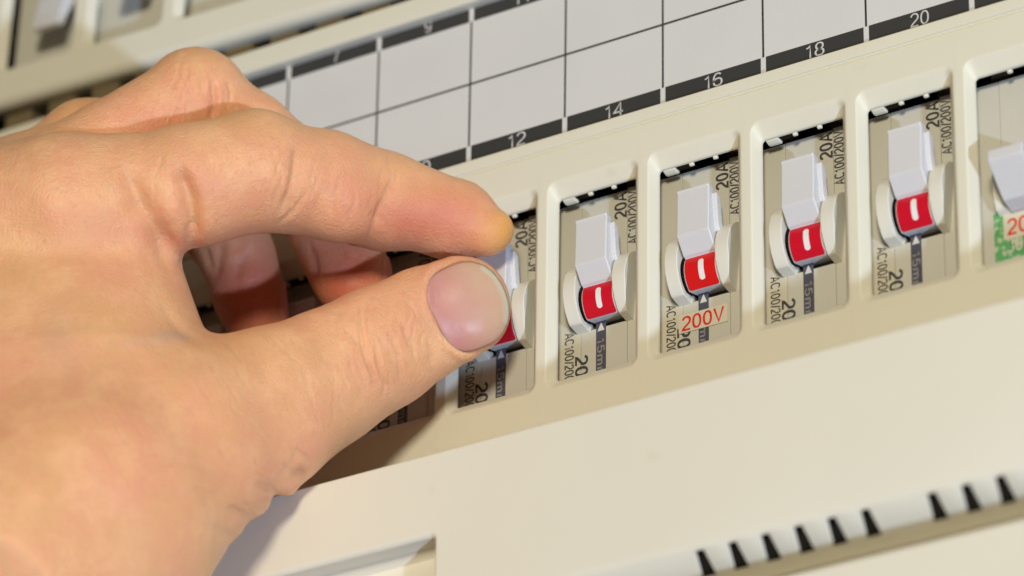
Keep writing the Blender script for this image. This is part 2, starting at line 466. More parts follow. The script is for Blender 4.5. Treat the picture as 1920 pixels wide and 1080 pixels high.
def toggle_on(parent):
    P = arc(DRC, DRR, -57, 30, 12)+[(-.1, -22.7), (-2.9, -19.2), (-2.6, -9.2), (-3.0, -8.3), (-2.1, -8.0), (-.6, -8.3), (.9, -18.6), (2.4, -20.2), (6.5, -20.4), (8, -25), (7, -29)]
    t = link('toggle', bm_mesh('toggle', prism_bm(P, 5.95, 13.75, .32, 3)), M_tog, parent)
    sk = [(-1.3, -10.2), (-.9, -9.8), (.6, -10.6), (1.7, -18.4), (.2, -18.7), (-.55, -17.6)]
    link('side_rib', bm_mesh('side_rib', prism_bm(sk, 13.0, 14.75, .25)), M_tog, t)
    rm = link('on_mark', mark_patch(6.3, 13.6, -55, 31.5, DRR+.07), M_red, t)
    bar = mark_patch(9.6, 10.9, -36, 15, DRR+.12, .6)
    link('stroke', bar, M_white, rm)
    link('gap_shade', bm_mesh('gap_shade', prism_bm(arc((5.2, -25.2), 5.0, -62, 75, 14)+[(9, -21), (9, -29)], 5.1, 5.95)), M_dark, parent)  # black filler added so the gap beside the drum reads as deep shade

def toggle_off(parent, drop=False):
    if drop:
        P = [(3, -19), (.5, -21.0), (-2.0, -24.2), (-5.6, -38.5), (-5.2, -39.6), (-3.6, -39.9), (-.5, -32), (2.5, -31), (7, -30), (8, -25), (7, -20)]
    else:
        P = [(3.2, -19.4), (-.5, -20.2), (-5.2, -21.3), (-6.1, -21.8), (-6.2, -24.2), (-5.6, -24.8), (.4, -30.2), (4, -31), (7, -30), (8, -25), (7, -20)]
    x0 = 6.05 if drop else 5.1
    link('toggle', bm_mesh('toggle', prism_bm(P, x0, x0+7.9, .25)), M_tog, parent)
    for x0, x1 in ((1.9, 4.9), (14.6, 17.6)):
        top = [(BY+.3, -17.4), (3.6, -18.6), (2.4, -21), (2.0, -24.2), (2.6, -28.4), (3.4, -30.2), (BY+.3, -31.0)]
        link('guard_fin', bm_mesh('guard_fin', prism_bm(top, x0, x1, .28)), M_fin, parent)

def prints(parent):
    y = BY-.06
    put_text('rating', 'AC100/200V', 13.0, 2.25, (16.85, y, -12.8), M_ink, parent, 90, .072)
    put_text('rating', '20A', 6.4, 2.9, (14.15, y, -5.85), M_ink, parent, 90, .085)
    put_text('rating', 'AC100/200V', 13.0, 2.2, (-.95, y, -30.2), M_ink, parent, -90, .072)
    put_text('rating', '20A', 8.2, 3.0, (1.7, y, -36.3), M_ink, parent, -90, .085)
    g = link('strip_gauge', bm_mesh('strip_gauge', boxes_bm([(6.75, 9.2, BY-.05, BY, -46, -29.3)])), M_bar, parent, smooth=False)
    link('arrow', mesh_of('arrow', [(7.1, BY-.08, -31.7), (8.85, BY-.08, -31.7), (8.0, BY-.08, -29.7)], [(0, 1, 2)]), M_pale, g, smooth=False)
    put_text('gauge_text', '15mm', 9.2, 1.75, (7.1, BY-.08, -33.6), M_gauge, g, -90)
    link('paper_label', bm_mesh('paper_label', boxes_bm([(-2.2, 2.9, BY-.02, BY+.06, -46, -29.6)])), M_stick2, parent, smooth=False)

M_stick2 = plastic('label_paper', (.60, .565, .455), .55, .05, .02)
def breaker_on():
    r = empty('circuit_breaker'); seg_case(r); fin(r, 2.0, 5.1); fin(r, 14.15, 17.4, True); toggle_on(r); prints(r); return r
GROUP = 'circuit breakers in the lower windows'
labels = {
 -4: 'shaded breaker glimpsed left of the ring fingertip, under the palm',
 -3: 'shaded breaker seen between the ring and middle fingertips, behind the hand',
 -2: 'shaded breaker mostly hidden by the thumb, its lower right corner showing just below it',
 -1: 'breaker whose white toggle is pinched between the thumb and index fingertip',
 0: 'switched-on breaker with a full red mark, directly right of the one being pinched',
 1: 'switched-on breaker with a small sticker lettered 200V in red below its red mark',
 2: 'switched-on breaker directly right of the one with the red 200V sticker',
 3: 'switched-on breaker directly left of the one with the green sticker',
 4: 'breaker at the right edge with green sticker and jutting toggle, no red mark showing'}
proto = None
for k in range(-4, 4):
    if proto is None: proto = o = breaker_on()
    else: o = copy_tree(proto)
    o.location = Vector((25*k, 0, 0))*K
    tag(o, labels[k], 'circuit breaker', GROUP)
    if k == 1:
        for ch in o.children:
            if ch.name.startswith('toggle'):
                for g in ch.children:
                    if g.name.startswith('on_mark'):
                        g.data = g.data.copy(); g.data.materials.clear(); g.data.materials.append(M_red2)
        s = link('voltage_sticker', bm_mesh('voltage_sticker', boxes_bm([(2.05, 13.8, BY-.22, BY-.1, -37.75, -33.5)])), M_stick, o, smooth=False)
        s['label'] = 'small paper sticker lettered 200V in red'
        put_text('lettering', '200V', 10.3, 3.3, (2.75, BY-.25, -37.3), M_rtxt, s, 0, .07)
o = empty('circuit_breaker', (100, 0, 0)); tag(o, labels[4], 'circuit breaker', GROUP)
seg_case(o); toggle_off(o)
g = link('green_sticker', bm_mesh('green_sticker', boxes_bm([(.7, 9.0, BY-.1, BY+.04, -41.2, -29.9)])), M_green, o, smooth=False)
put_text('lettering', '30', 3.6, 3.2, (3.4, BY-.13, -39.6), M_pale, g, 0)
s = link('voltage_sticker', bm_mesh('voltage_sticker', boxes_bm([(2.9, 14.2, BY-.26, BY-.12, -36.6, -30.4)])), M_stick, o, smooth=False)
put_text('lettering', '200V', 10.3, 3.6, (3.7, BY-.3, -35.7), M_rtxt, s, 0, .07)

ub = None
ul = ['blurred breaker nearest the left edge in the upper row, its grey toggle hanging down',
      'blurred breaker between the two pale pillars of the upper row, toggle end at its top',
      'blurred breaker right of the second pale pillar of the upper row']
for i in range(3):
    if i < 2:
        ub = o = empty('circuit_breaker'); seg_case(o, *((-6.8, 18.72) if i == 0 else (-5.0, 19.2))); toggle_off(o, True)
    else: o = copy_tree(ub)
    q = Matrix.Rotation(math.radians(1.9), 3, 'Y') @ Vector((ux[i]+(5.2 if i == 0 else 3.4), -2.6, 56.3 if i == 0 else 59.6))
    o.location = (Vector((-130, 0, 66.2))+q)*K; o.rotation_euler = (0, math.radians(1.9), 0)
    tag(o, ul[i], 'circuit breaker', 'circuit breakers in the upper windows')

#HAND
# ------------------------------------------------------------------ the hand
# Sculpted as a distance field in the hand's own frame: x right, y up, z towards the viewer's side (drawing units),
# then meshed, subdivided and creased.  Joints are written as (u, v, height over the panel, radius in u/v units).
def hj(u, v, Y, r):
    z = 0.0
    for _ in range(12):
        s_ = (D-z)/FPX
        x, y = (u-960)*s_, (540-v)*s_
        z = (x*cam_R[1]+y*cam_U[1]-Y)/(-cam_c[1])
    return np.array([x, y, z, r*(D-z)/FPX])
def chain(pts): return np.array([hj(*p) for p in pts])

THUMB = chain([(868, 567, -15, 87), (800, 603, -18, 103), (716, 650, -23, 115), (604, 712, -31, 127), (478, 782, -42, 152), (310, 856, -58, 200), (150, 985, -72, 262), (-80, 1190, -86, 300)])
INDEX = chain([(922, 431, -10.5, 42), (862, 408, -13.5, 68), (722, 377, -24, 91), (610, 345, -36, 100), (478, 326, -50, 108), (330, 350, -60, 108), (130, 412, -68, 165), (-80, 488, -72, 200)])
MIDDLE = chain([(680, 566, -10, 60), (640, 470, -12, 76), (570, 338, -20, 80), (470, 250, -36, 77), (362, 192, -47, 93), (205, 284, -56, 94), (50, 390, -62, 126)])
RING = chain([(484, 612, -9, 58), (446, 480, -14, 71), (400, 380, -26, 76), (250, 265, -44, 84), (162, 274, -50, 88), (70, 345, -56, 92), (-40, 420, -58, 130)])
LITTLE = chain([(470, 560, -7, 44), (408, 455, -10, 52), (330, 370, -24, 66), (190, 340, -36, 74), (80, 360, -46, 80), (-60, 460, -54, 120)])
PALM = [chain([(-60, 640, -62, 300), (100, 880, -66, 280)]), chain([(176, 470, -56, 108), (262, 756, -52, 122)]),
        chain([(110, 420, -62, 150), (140, 760, -66, 240)]), chain([(-160, 900, -76, 330), (-420, 1400, -78, 310)]),
        chain([(50, 1010, -72, 280), (-140, 1330, -80, 300)]),
        chain([(40, 380, -58, 120), (-100, 700, -62, 240)]), chain([(-60, 440, -54, 120), (-200, 760, -58, 220)])]
FINGERS = [(THUMB, 1.16, 8.0), (INDEX, 1.0, 5.0), (MIDDLE, 1.0, 4.0), (RING, 1.0, 4.0), (LITTLE, 1.0, 4.0)]
# extra soft masses: (finger, joint, radius z scale) - pads and knuckles
PADS = [(1, hj(905, 440, -11.5, 42), 2.0), (1, hj(840, 425, -14, 60), 3.0), (1, hj(640, 385, -35, 62), 4.0), (1, hj(478, 300, -50, 92), 4.0), (1, hj(380, 345, -57, 96), 6.0),
        (0, hj(880, 590, -16, 74), 3.0), (0, hj(500, 730, -41, 100), 6.0), (2, hj(372, 170, -47, 74), 4.0), (2, hj(656, 515, -11, 70), 3.0), (3, hj(464, 548, -12, 64), 3.0)]
_nc = hj(880, 573, -15, 87)
NAIL_N = np.array([.22, .10, .97]); NAIL_N /= np.linalg.norm(NAIL_N)
NAIL_C = _nc[:3]+NAIL_N*6.6
def smin(a, b, k):
    h = np.maximum(k-np.abs(a-b), 0)/k
    return np.minimum(a, b)-h*h*k*.25
def cone_d(p, A, B, zs):
    ab = B[:3]-A[:3]; t = np.clip(((p-A[:3])@ab)/(ab@ab), 0, 1)
    q = p-A[:3]-t[:, None]*ab
    return np.sqrt(q[:, 0]**2+q[:, 1]**2+(q[:, 2]*zs)**2)-(A[3]+t*(B[3]-A[3]))
def finger_d(p, i):
    ch, zs, _ = FINGERS[i]
    d = None
    for A, B in zip(ch[:-1], ch[1:]):
        e = cone_d(p, A, B, zs)
        d = e if d is None else smin(d, e, 1.6)
    for fi, P, k in PADS:
        if fi == i:
            e = np.sqrt(((p-P[:3])**2).sum(1))-P[3]; d = smin(d, e, k)
    if i == 0:      # the nail side of the thumb tip is flattened
        pl = (p-NAIL_C)@NAIL_N-.9*np.maximum(NAIL_C[0]-9-p[:, 0], 0); k = 5.0
        h = np.maximum(k-np.abs(d-pl), 0)/k
        d = np.maximum(d, pl)+h*h*k*.25
    return d
def hand_d(p, want_id=False):
    p = p.astype(np.float32)
    pal = None
    for ch in PALM:
        for A, B in zip(ch[:-1], ch[1:]):
            e = cone_d(p, A, B, 1.5); pal = e if pal is None else smin(pal, e, 16.0)
    best, idx = None, None
    for i, (_, _, k) in enumerate(FINGERS):
        f = finger_d(p, i); t = smin(f, pal, k)
        if best is None: best, idx = t, np.zeros(len(p), int); bf = f
        else:
            m = f < bf; idx[m] = i; bf = np.minimum(bf, f)
            best = np.minimum(best, t) if i > 2 else smin(best, t, .5)
    return (best, idx) if want_id else best

def build_hand_mesh(h=0.85):
    lo = np.array([-196.0, -128.0, -100.0]); hi = np.array([4.0, 62.0, 88.0])
    c = 4
    nc = np.ceil((hi-lo)/(h*c)).astype(int)+1
    g = np.stack(np.meshgrid(*[lo[i]+np.arange(nc[i])*h*c for i in range(3)], indexing='ij'), -1).reshape(-1, 3)
    dc = hand_d(g).reshape(nc)
    vol = np.repeat(np.repeat(np.repeat(dc, c, 0), c, 1), c, 2).astype(np.float32)
    n = np.array(vol.shape)
    # cells of the fine grid that need exact values
    pos = np.argwhere(np.abs(vol) < h*c*1.9)
    pts = lo+pos*h
    vals = np.concatenate([hand_d(q) for q in np.array_split(pts, max(1, len(pts)//400000))])
    vol[tuple(pos.T)] = vals
    vol[0], vol[-1] = 1, 1; vol[:, 0], vol[:, -1] = 1, 1; vol[:, :, 0], vol[:, :, -1] = 1, 1
    ins = vol < 0
    cs = [ins[dx:n[0]-1+dx, dy:n[1]-1+dy, dz:n[2]-1+dz] for dx in (0, 1) for dy in (0, 1) for dz in (0, 1)]
    cnt = sum(x.astype(np.int8) for x in cs)
    cells = np.argwhere((cnt > 0) & (cnt < 8))
    ids = -np.ones(n-1, np.int64); ids[tuple(cells.T)] = np.arange(len(cells))
    acc = np.zeros((len(cells), 3)); wt = np.zeros(len(cells))
    corners = [(0, 0, 0), (0, 0, 1), (0, 1, 0), (0, 1, 1), (1, 0, 0), (1, 0, 1), (1, 1, 0), (1, 1, 1)]
    cv = [vol[tuple((cells+np.array(k)).T)] for k in corners]
    for i in range(8):
        for j in range(i+1, 8):
            if sum(abs(np.array(corners[i])-np.array(corners[j]))) == 1:
                a, b = cv[i], cv[j]; m = (a < 0) != (b < 0)
                t = np.where(m, a/(a-b+1e-12), 0)
                acc += np.where(m[:, None], np.array(corners[i])+t[:, None]*(np.array(corners[j])-np.array(corners[i])), 0); wt += m
    V = lo+(cells+acc/wt[:, None])*h
    F = []
    for ax in range(3):
        o1, o2 = [(1, 2), (2, 0), (0, 1)][ax]
        a = ins[tuple(slice(0, n[i]-1) if i == ax else slice(1, n[i]-1) for i in range(3))]
        b = ins[tuple(slice(1, n[i]) if i == ax else slice(1, n[i]-1) for i in range(3))]
        for flip, msk in ((False, a & ~b), (True, b & ~a)):
            q = np.argwhere(msk); 
            if not len(q): continue
            for i in range(3):
                if i != ax: q[:, i] += 1
            def cid(d1, d2):
                k = q.copy(); k[:, o1] -= d1; k[:, o2] -= d2
                return ids[tuple(k.T)]
            f = np.stack([cid(1, 1), cid(0, 1), cid(0, 0), cid(1, 0)], 1)
            F.append(f[:, ::-1] if flip else f)
    F = np.concatenate(F)
    return V, F

def grad(p, e=.15):
    g = np.stack([hand_d(p+np.eye(3)[i]*e)-hand_d(p-np.eye(3)[i]*e) for i in range(3)], 1)
    return g/(np.linalg.norm(g, axis=1)[:, None]+1e-9)
def to_uv(p):
    s_ = FPX/(D-p[:, 2]); return 960+p[:, 0]*s_, 540-p[:, 1]*s_
def to_world(p):
    return cam_C+np.outer(p[:, 0], cam_R)+np.outer(p[:, 1], cam_U)-np.outer(D-p[:, 2], cam_c)

def smooth_pl(pl, m=6):
    """Catmull-Rom through the points"""
    P = [np.array(x, float) for x in pl]; P = [2*P[0]-P[1]]+P+[2*P[-1]-P[-2]]
    out = []
    for i in range(1, len(P)-2):
        for t in np.linspace(0, 1, m, endpoint=False):
            out.append(.5*((2*P[i])+(-P[i-1]+P[i+1])*t+(2*P[i-1]-5*P[i]+4*P[i+1]-P[i+2])*t*t+(-P[i-1]+3*P[i]-3*P[i+1]+P[i+2])*t**3))
    out.append(P[-2]); return np.array(out)
# creases: finger set, line, half width, depth, bulge beside it
CREASES = [
 ((1,), [(553, 268), (552, 300), (547, 335), (537, 372), (520, 404)], 7, .5, .0),
 ((1,), [(560, 262), (560, 300), (556, 335), (547, 372), (530, 405)], 15, .55, .0),
 ((1,), [(578, 350), (564, 378), (545, 402), (515, 424)], 5, .38, .0),
 ((1,), [(737, 330), (724, 362), (710, 394), (696, 428), (682, 458)], 6, .42, .0),
 ((1,), [(740, 336), (730, 362), (718, 394), (704, 428)], 16, .55, .0),
 ((1,), [(700, 400), (716, 412), (726, 430)], 5, .18, .05),
 ((0, 1), [(330, 312), (346, 345), (358, 385), (363, 425), (358, 466)], 15, 2.9, .6),
 ((0, 1), [(232, 312), (252, 352), (280, 402), (308, 448), (332, 490)], 16, 1.9, .6),
 ((0, 1), [(228, 366), (262, 402), (296, 455), (322, 512)], 18, 1.0, 1.0),
 ((0,), [(300, 560), (330, 610), (372, 644)], 10, .35, .25),
 ((0,), [(668, 572), (674, 612), (680, 650), (692, 688), (712, 726)], 4.2, .70, .3),
 ((0,), [(703, 640), (707, 672), (713, 700), (722, 722), (716, 742)], 3.8, .58, .3),
 ((0,), [(728, 622), (738, 645), (747, 672), (752, 702)], 3.8, .46, .2),
 ((0,), [(690, 560), (684, 590), (690, 622)], 3.4, .46, .2),
 ((0,), [(654, 596), (648, 622), (640, 640)], 3.4, .34, .1),
 ((0,), [(772, 575), (764, 602), (758, 622)], 3.2, .3, .1),
 ((0,), [(742, 590), (752, 612), (770, 640)], 3.0, .26, .1),
 ((0,), [(800, 625), (806, 652), (816, 676)], 3.0, .26, .1),
 ((0,), [(540, 720), (556, 760), (580, 800)], 6, .14, .08),
 ((0,), [(590, 640), (604, 668), (620, 690)], 5, .14, .08),
 ((0,), [(560, 838), (545, 872), (520, 900)], 7, .24, .14),
 ((0,), [(522, 922), (500, 912), (478, 905)], 9, .45, .3), ((0,), [(476, 978), (452, 962), (424, 950)], 10, .45, .3),
 ((0,), [(452, 1010), (420, 1000), (396, 985)], 9, .35, .3), ((0,), [(585, 868), (566, 852), (550, 840)], 6, .3, .2),
 ((0,), [(300, 870), (350, 866), (410, 884)], 9, .28, .1), ((0,), [(270, 930), (340, 930), (410, 945)], 9, .25, .1),
 ((2,), [(397, 150), (402, 178), (401, 205), (398, 225)], 6, 1.0, .5),
 ((2,), [(425, 150), (432, 172), (430, 196)], 4, .42, .2), ((2,), [(372, 120), (378, 150), (376, 184)], 4, .32, .1), ((2,), [(350, 122), (352, 150)], 4, .25, .1),
 ((2,), [(575, 452), (590, 490), (592, 520)], 7, .35, .2), ((2,), [(622, 445), (640, 462), (646, 480)], 6, .3, .15),
 ((3,), [(418, 452), (412, 490), (404, 520)], 8, .5, .35), ((3,), [(470, 445), (452, 490), (440, 530)], 9, .35, .25), ((3,), [(385, 462), (392, 486), (398, 510)], 6, .4, .2),
]
_cr = np.random.default_rng(11)
for _i in range(170):     # fine cross lines over the thumb knuckle, thumb back and finger knuckles
    _f, _u0, _v0, _su, _sv, _dx, _dy = [(0, 700, 650, 85, 75, .30, .95), (0, 790, 610, 40, 80, .32, .94), (0, 540, 720, 120, 90, .35, .93), (2, 390, 170, 70, 50, .05, 1.0), (1, 640, 350, 120, 60, -.2, .98), (0, 330, 800, 200, 150, .5, .86), (1, 400, 320, 120, 60, -.1, 1.0)  , (0, 470, 920, 90, 80, .8, .55)][_i % 8]
    _cu, _cv = _u0+_su*(_cr.random()*2-1), _v0+_sv*(_cr.random()*2-1); _ln = 14+26*_cr.random(); _an = _cr.normal()*.25
    _x, _y = _dx*math.cos(_an)-_dy*math.sin(_an), _dx*math.sin(_an)+_dy*math.cos(_an)
    CREASES.append(((_f,), [(_cu-_x*_ln, _cv-_y*_ln), (_cu+3*_cr.normal(), _cv+2*_cr.normal()), (_cu+_x*_ln, _cv+_y*_ln)], 2.6+1.2*_cr.random(), .10+.14*_cr.random(), 0))
LUMPS = [((0,), 524, 945, 12, -1.9), ((0,), 480, 996, 14, -2.0), ((0,), 444, 1036, 12, -1.6), ((0,), 562, 890, 11, -1.1), ((0,), 502, 970, 14, .9), ((0,), 543, 918, 13, .8), ((0,), 460, 1018, 13, .7), ((0, 1), 318, 388, 22, .7), ((0, 1), 276, 420, 26, .5), ((1,), 506, 322, 55, .8), ((1,), 420, 300, 70, .3), ((1,), 655, 370, 50, .45), ((1,), 310, 345, 40, .5), ((0, 1), 372, 420, 34, .5), ((1,), 780, 395, 60, .5), ((1,), 870, 420, 45, .3), ((1,), 700, 440, 30, .35), ((0,), 640, 620, 60, .25), ((0,), 730, 690, 45, .25), ((0, 1), 250, 500, 90, .6), ((0,), 420, 720, 90, .5),
         ((0, 1), 190, 390, 60, .5), ((2,), 430, 128, 30, .25), ((2,), 320, 118, 30, .2)]

def make_skin():
    m, nt, bs = mat_new('skin')
    N = nt.nodes.new; L = nt.links.new
    tc = N('ShaderNodeTexCoord')
    at = N('ShaderNodeAttribute'); at.attribute_name = 'tone'
    def noise(scale, detail=4, rough=.55):
        n = N('ShaderNodeTexNoise'); n.inputs['Scale'].default_value = scale; n.inputs['Detail'].default_value = detail; n.inputs['Roughness'].default_value = rough
        L(tc.outputs['Object'], n.inputs['Vector']); return n
    def mixc(fac, a, b, blend='MIX'):
        x = N('ShaderNodeMix'); x.data_type = 'RGBA'; x.blend_type = blend
        if isinstance(fac, float): x.inputs['Factor'].default_value = fac
        else: L(fac, x.inputs['Factor'])
        for key, q in (('A', a), ('B', b)):
            if isinstance(q, tuple): x.inputs[key].default_value = (*q, 1)
            else: L(q, x.inputs[key])
        return x.outputs['Result']
    def ramp(src, p0, p1):
        r = N('ShaderNodeMapRange'); r.inputs['From Min'].default_value = p0; r.inputs['From Max'].default_value = p1; L(src, r.inputs['Value']); return r.outputs['Result']
    n1 = noise(46, 4); n2 = noise(120, 5, .65); n3 = noise(560, 4, .7)
    base_ = mixc(ramp(n1.outputs['Fac'], .36, .64), (.74, .42, .212), (.76, .378, .228))
    base_ = mixc(ramp(n2.outputs['Fac'], .44, .66), base_, (.82, .475, .262))
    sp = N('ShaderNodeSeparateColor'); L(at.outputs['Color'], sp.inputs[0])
    base_ = mixc(sp.outputs[0], base_, (.62, .14, .10))       # flushed skin, plus shade painted on the curled fingers
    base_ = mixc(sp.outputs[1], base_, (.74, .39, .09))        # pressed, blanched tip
    base_ = mixc(ramp(n3.outputs['Fac'], .56, .90), base_, (.68, .32, .20))
    base_ = mixc(sp.outputs[2], base_, (.50, .37, .30))        # vein under the skin
    L(base_, bs.inputs['Base Color'])
    bs.inputs['Subsurface Weight'].default_value = 1.0
    bs.inputs['Subsurface Radius'].default_value = (1.0, .32, .16)
    bs.inputs['Subsurface Scale'].default_value = 0.0014
    bs.inputs['Roughness'].default_value = .47
    bs.inputs['Specular IOR Level'].default_value = .35
    # fine relief: cross-hatched skin cells and grain
    mp = N('ShaderNodeMapping'); mp.inputs['Scale'].default_value = (1, 1, 1); L(tc.outputs['Object'], mp.inputs['Vector'])
    v = N('ShaderNodeTexVoronoi'); v.feature = 'DISTANCE_TO_EDGE'; v.inputs['Scale'].default_value = 1500; L(mp.outputs['Vector'], v.inputs['Vector'])
    v2 = N('ShaderNodeTexNoise'); v2.inputs['Scale'].default_value = 1500; v2.inputs['Detail'].default_value = 3; L(tc.outputs['Object'], v2.inputs['Vector'])
    v3 = noise(330, 5, .6)
    ad = N('ShaderNodeMath'); ad.operation = 'MULTIPLY_ADD'; L(v.outputs['Distance'], ad.inputs[0]); ad.inputs[1].default_value = .9; L(v2.outputs['Fac'], ad.inputs[2])
    ad2 = N('ShaderNodeMath'); ad2.operation = 'MULTIPLY_ADD'; L(v3.outputs['Fac'], ad2.inputs[0]); ad2.inputs[1].default_value = .8; L(ad.outputs[0], ad2.inputs[2])
    bp = N('ShaderNodeBump'); bp.inputs['Strength'].default_value = .55; bp.inputs['Distance'].default_value = .00028
    L(ad2.outputs[0], bp.inputs['Height']); L(bp.outputs['Normal'], bs.inputs['Normal'])
    return m

def build_hand():
    V, F = build_hand_mesh()
    # settle on the field, then a light smoothing
    for _ in range(2):
        V = V-np.clip(hand_d(V), -1, 1)[:, None]*grad(V)
    E_ = np.concatenate([F[:, [0, 1]], F[:, [1, 2]], F[:, [2, 3]], F[:, [3, 0]]])
    deg = np.bincount(E_.ravel(), minlength=len(V)).astype(float)
    for _ in range(2):
        S = np.zeros_like(V)
        for i in range(3):
            S[:, i] = np.bincount(E_[:, 0], V[E_[:, 1], i], len(V))+np.bincount(E_[:, 1], V[E_[:, 0], i], len(V))
        V = .5*V+.5*S/deg[:, None]
    me = bpy.data.meshes.new('hand'); me.from_pydata(V.tolist(), [], F.tolist()); me.update()
    tmp = bpy.data.objects.new('tmp', me); col.objects.link(tmp)
    md = tmp.modifiers.new('s', 'SUBSURF'); md.levels = 1; md.render_levels = 1
    dg = bpy.context.evaluated_depsgraph_get(); dg.update()
    m2 = bpy.data.meshes.new_from_object(tmp.evaluated_get(dg))
    bpy.data.objects.remove(tmp); bpy.data.meshes.remove(me)
    nv = len(m2.vertices)
    P = np.empty(nv*3, np.float32); m2.vertices.foreach_get('co', P); P = P.reshape(-1, 3).astype(float)
    Nn = np.empty(nv*3, np.float32); m2.vertices.foreach_get('normal', Nn); Nn = Nn.reshape(-1, 3).astype(float)
    _, idx = hand_d(P, True)
    u, v = to_uv(P); front = Nn[:, 2] > .02
    disp = np.zeros(nv)
    for fs, pl, wd, dp, bl in CREASES:
        line = smooth_pl(pl)
        lo_, hi_ = line.min(0)-wd*6, line.max(0)+wd*6
        m = front & np.isin(idx, fs) & (u > lo_[0]) & (u < hi_[0]) & (v > lo_[1]) & (v < hi_[1])
        k = np.nonzero(m)[0]
        if not len(k): continue
        q = np.stack([u[k], v[k]], 1)
        best = np.full(len(k), 1e9); tt = np.zeros(len(k)); ns = len(line)-1
        for i in range(ns):
            a, b = line[i], line[i+1]; ab = b-a
            t = np.clip(((q-a)@ab)/(ab@ab+1e-9), 0, 1)
            d = np.linalg.norm(q-a-t[:, None]*ab, axis=1); mm = d < best
            best[mm] = d[mm]; tt[mm] = ((i+t)/ns)[mm]
        taper = np.clip(np.minimum(tt, 1-tt)*4+.15, 0, 1)
        x = best/wd
        disp[k] += taper*(-dp*np.exp(-x*x)+.15*bl*np.exp(-((x-2.4)/1.5)**2))
    for fs, cu, cv_, r, hgt in LUMPS:
        m = (Nn[:, 2] > -.5) & np.isin(idx, fs)
        disp[m] += hgt*np.exp(-(((u[m]-cu)**2+(v[m]-cv_)**2)/r**2))
    # skin fold that frames the thumbnail, nail bed a little sunk
    _a = np.array([80, -35.0])/np.hypot(80, 35); _s = np.array([.40, .916])
    du, dv = u-883, v-572; al_, sd_ = (du*_a[0]+dv*_a[1])/70, (du*_s[0]+dv*_s[1])/88
    rn = (np.abs(al_)**2.45+np.abs(sd_)**2.45)**(1/2.45)
    m = (idx == 0) & front & (rn < 2)
    w_ = np.clip((.75-al_)/.5, 0, 1)
    disp[m] += (w_*(.42*np.exp(-((rn-1.14)/.10)**2)-.30*np.exp(-((rn-1.0)/.045)**2))-.12*np.exp(-(rn/.8)**4))[m]
    P2 = P+Nn*disp[:, None]
    # nail bed of the thumb: a slightly raised fold round the nail comes from the crease above
    tone = np.zeros((nv, 4), np.float32); tone[:, 3] = 1
    def blob(ch, fs, cu, cv_, ru, rv, amt):
        m = np.isin(idx, fs)
        tone[m, ch] += amt*np.exp(-(((u[m]-cu)/ru)**2+((v[m]-cv_)/rv)**2))
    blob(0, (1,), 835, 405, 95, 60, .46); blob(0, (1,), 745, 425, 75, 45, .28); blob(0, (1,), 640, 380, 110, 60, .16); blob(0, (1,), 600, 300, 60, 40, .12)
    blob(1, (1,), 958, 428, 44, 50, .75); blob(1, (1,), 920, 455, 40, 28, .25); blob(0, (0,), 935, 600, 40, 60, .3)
    blob(0, (2,), 655, 540, 120, 110, .80); blob(0, (3,), 470, 570, 110, 130, .80); blob(0, (4,), 440, 500, 120, 120, .5)  # fingertip flush, deepened to paint in the shade behind thumb and index
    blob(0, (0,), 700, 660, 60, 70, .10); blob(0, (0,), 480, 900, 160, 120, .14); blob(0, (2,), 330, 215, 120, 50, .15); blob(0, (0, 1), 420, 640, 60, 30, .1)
    blob(2, (0,), 330, 628, 34, 9, .5); blob(2, (0,), 285, 640, 60, 12, .25); blob(2, (0, 1), 110, 640, 40, 60, .18)
    W = (to_world(P2))*K
    org = to_world(np.array([[-60.0, -20.0, 0.0]]))[0]*K
    m2.vertices.foreach_set('co', (W-org).astype(np.float32).ravel())
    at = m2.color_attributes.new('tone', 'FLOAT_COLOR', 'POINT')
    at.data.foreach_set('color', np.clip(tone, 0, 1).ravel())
    m2.polygons.foreach_set('use_smooth', [True]*len(m2.polygons)); m2.update()
    m2.name = 'hand'
    o = bpy.data.objects.new('hand', m2); col.objects.link(o); o.location = org
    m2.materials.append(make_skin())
    tag(o, 'bare left hand reaching in from the left, thumb and index fingertip pinching a toggle', 'hand')
    # nails
    mn, nt, bs = mat_new('nail')
    tcn = nt.nodes.new('ShaderNodeTexCoord'); nn = nt.nodes.new('ShaderNodeTexNoise'); nn.inputs['Scale'].default_value = 160; nt.links.new(tcn.outputs['Object'], nn.inputs['Vector'])
    av = nt.nodes.new('ShaderNodeAttribute'); av.attribute_name = 'tip'
    mx = nt.nodes.new('ShaderNodeMix'); mx.data_type = 'RGBA'; mx.inputs['A'].default_value = (.82, .355, .262, 1); mx.inputs['B'].default_value = (.86, .465, .31, 1)
    nt.links.new(nn.outputs['Fac'], mx.inputs['Factor'])
    al = nt.nodes.new('ShaderNodeAttribute'); al.attribute_name = 'along'
    mx3 = nt.nodes.new('ShaderNodeMix'); mx3.data_type = 'RGBA'; mx3.inputs['A'].default_value = (.76, .28, .245, 1); nt.links.new(al.outputs['Fac'], mx3.inputs['Factor']); nt.links.new(mx.outputs['Result'], mx3.inputs['B'])
    mx2 = nt.nodes.new('ShaderNodeMix'); mx2.data_type = 'RGBA'; mx2.inputs['B'].default_value = (.80, .60, .45, 1)
    nt.links.new(av.outputs['Fac'], mx2.inputs['Factor']); nt.links.new(mx3.outputs['Result'], mx2.inputs['A'])
    wv = nt.nodes.new('ShaderNodeTexNoise'); wv.inputs['Scale'].default_value = 300; wv.inputs['Detail'].default_value = 3
    bpn = nt.nodes.new('ShaderNodeBump'); bpn.inputs['Strength'].default_value = .35; bpn.inputs['Distance'].default_value = .0003
    nt.links.new(tcn.outputs['Object'], wv.inputs['Vector']); nt.links.new(wv.outputs['Fac'], bpn.inputs['Height']); nt.links.new(bpn.outputs['Normal'], bs.inputs['Normal'])
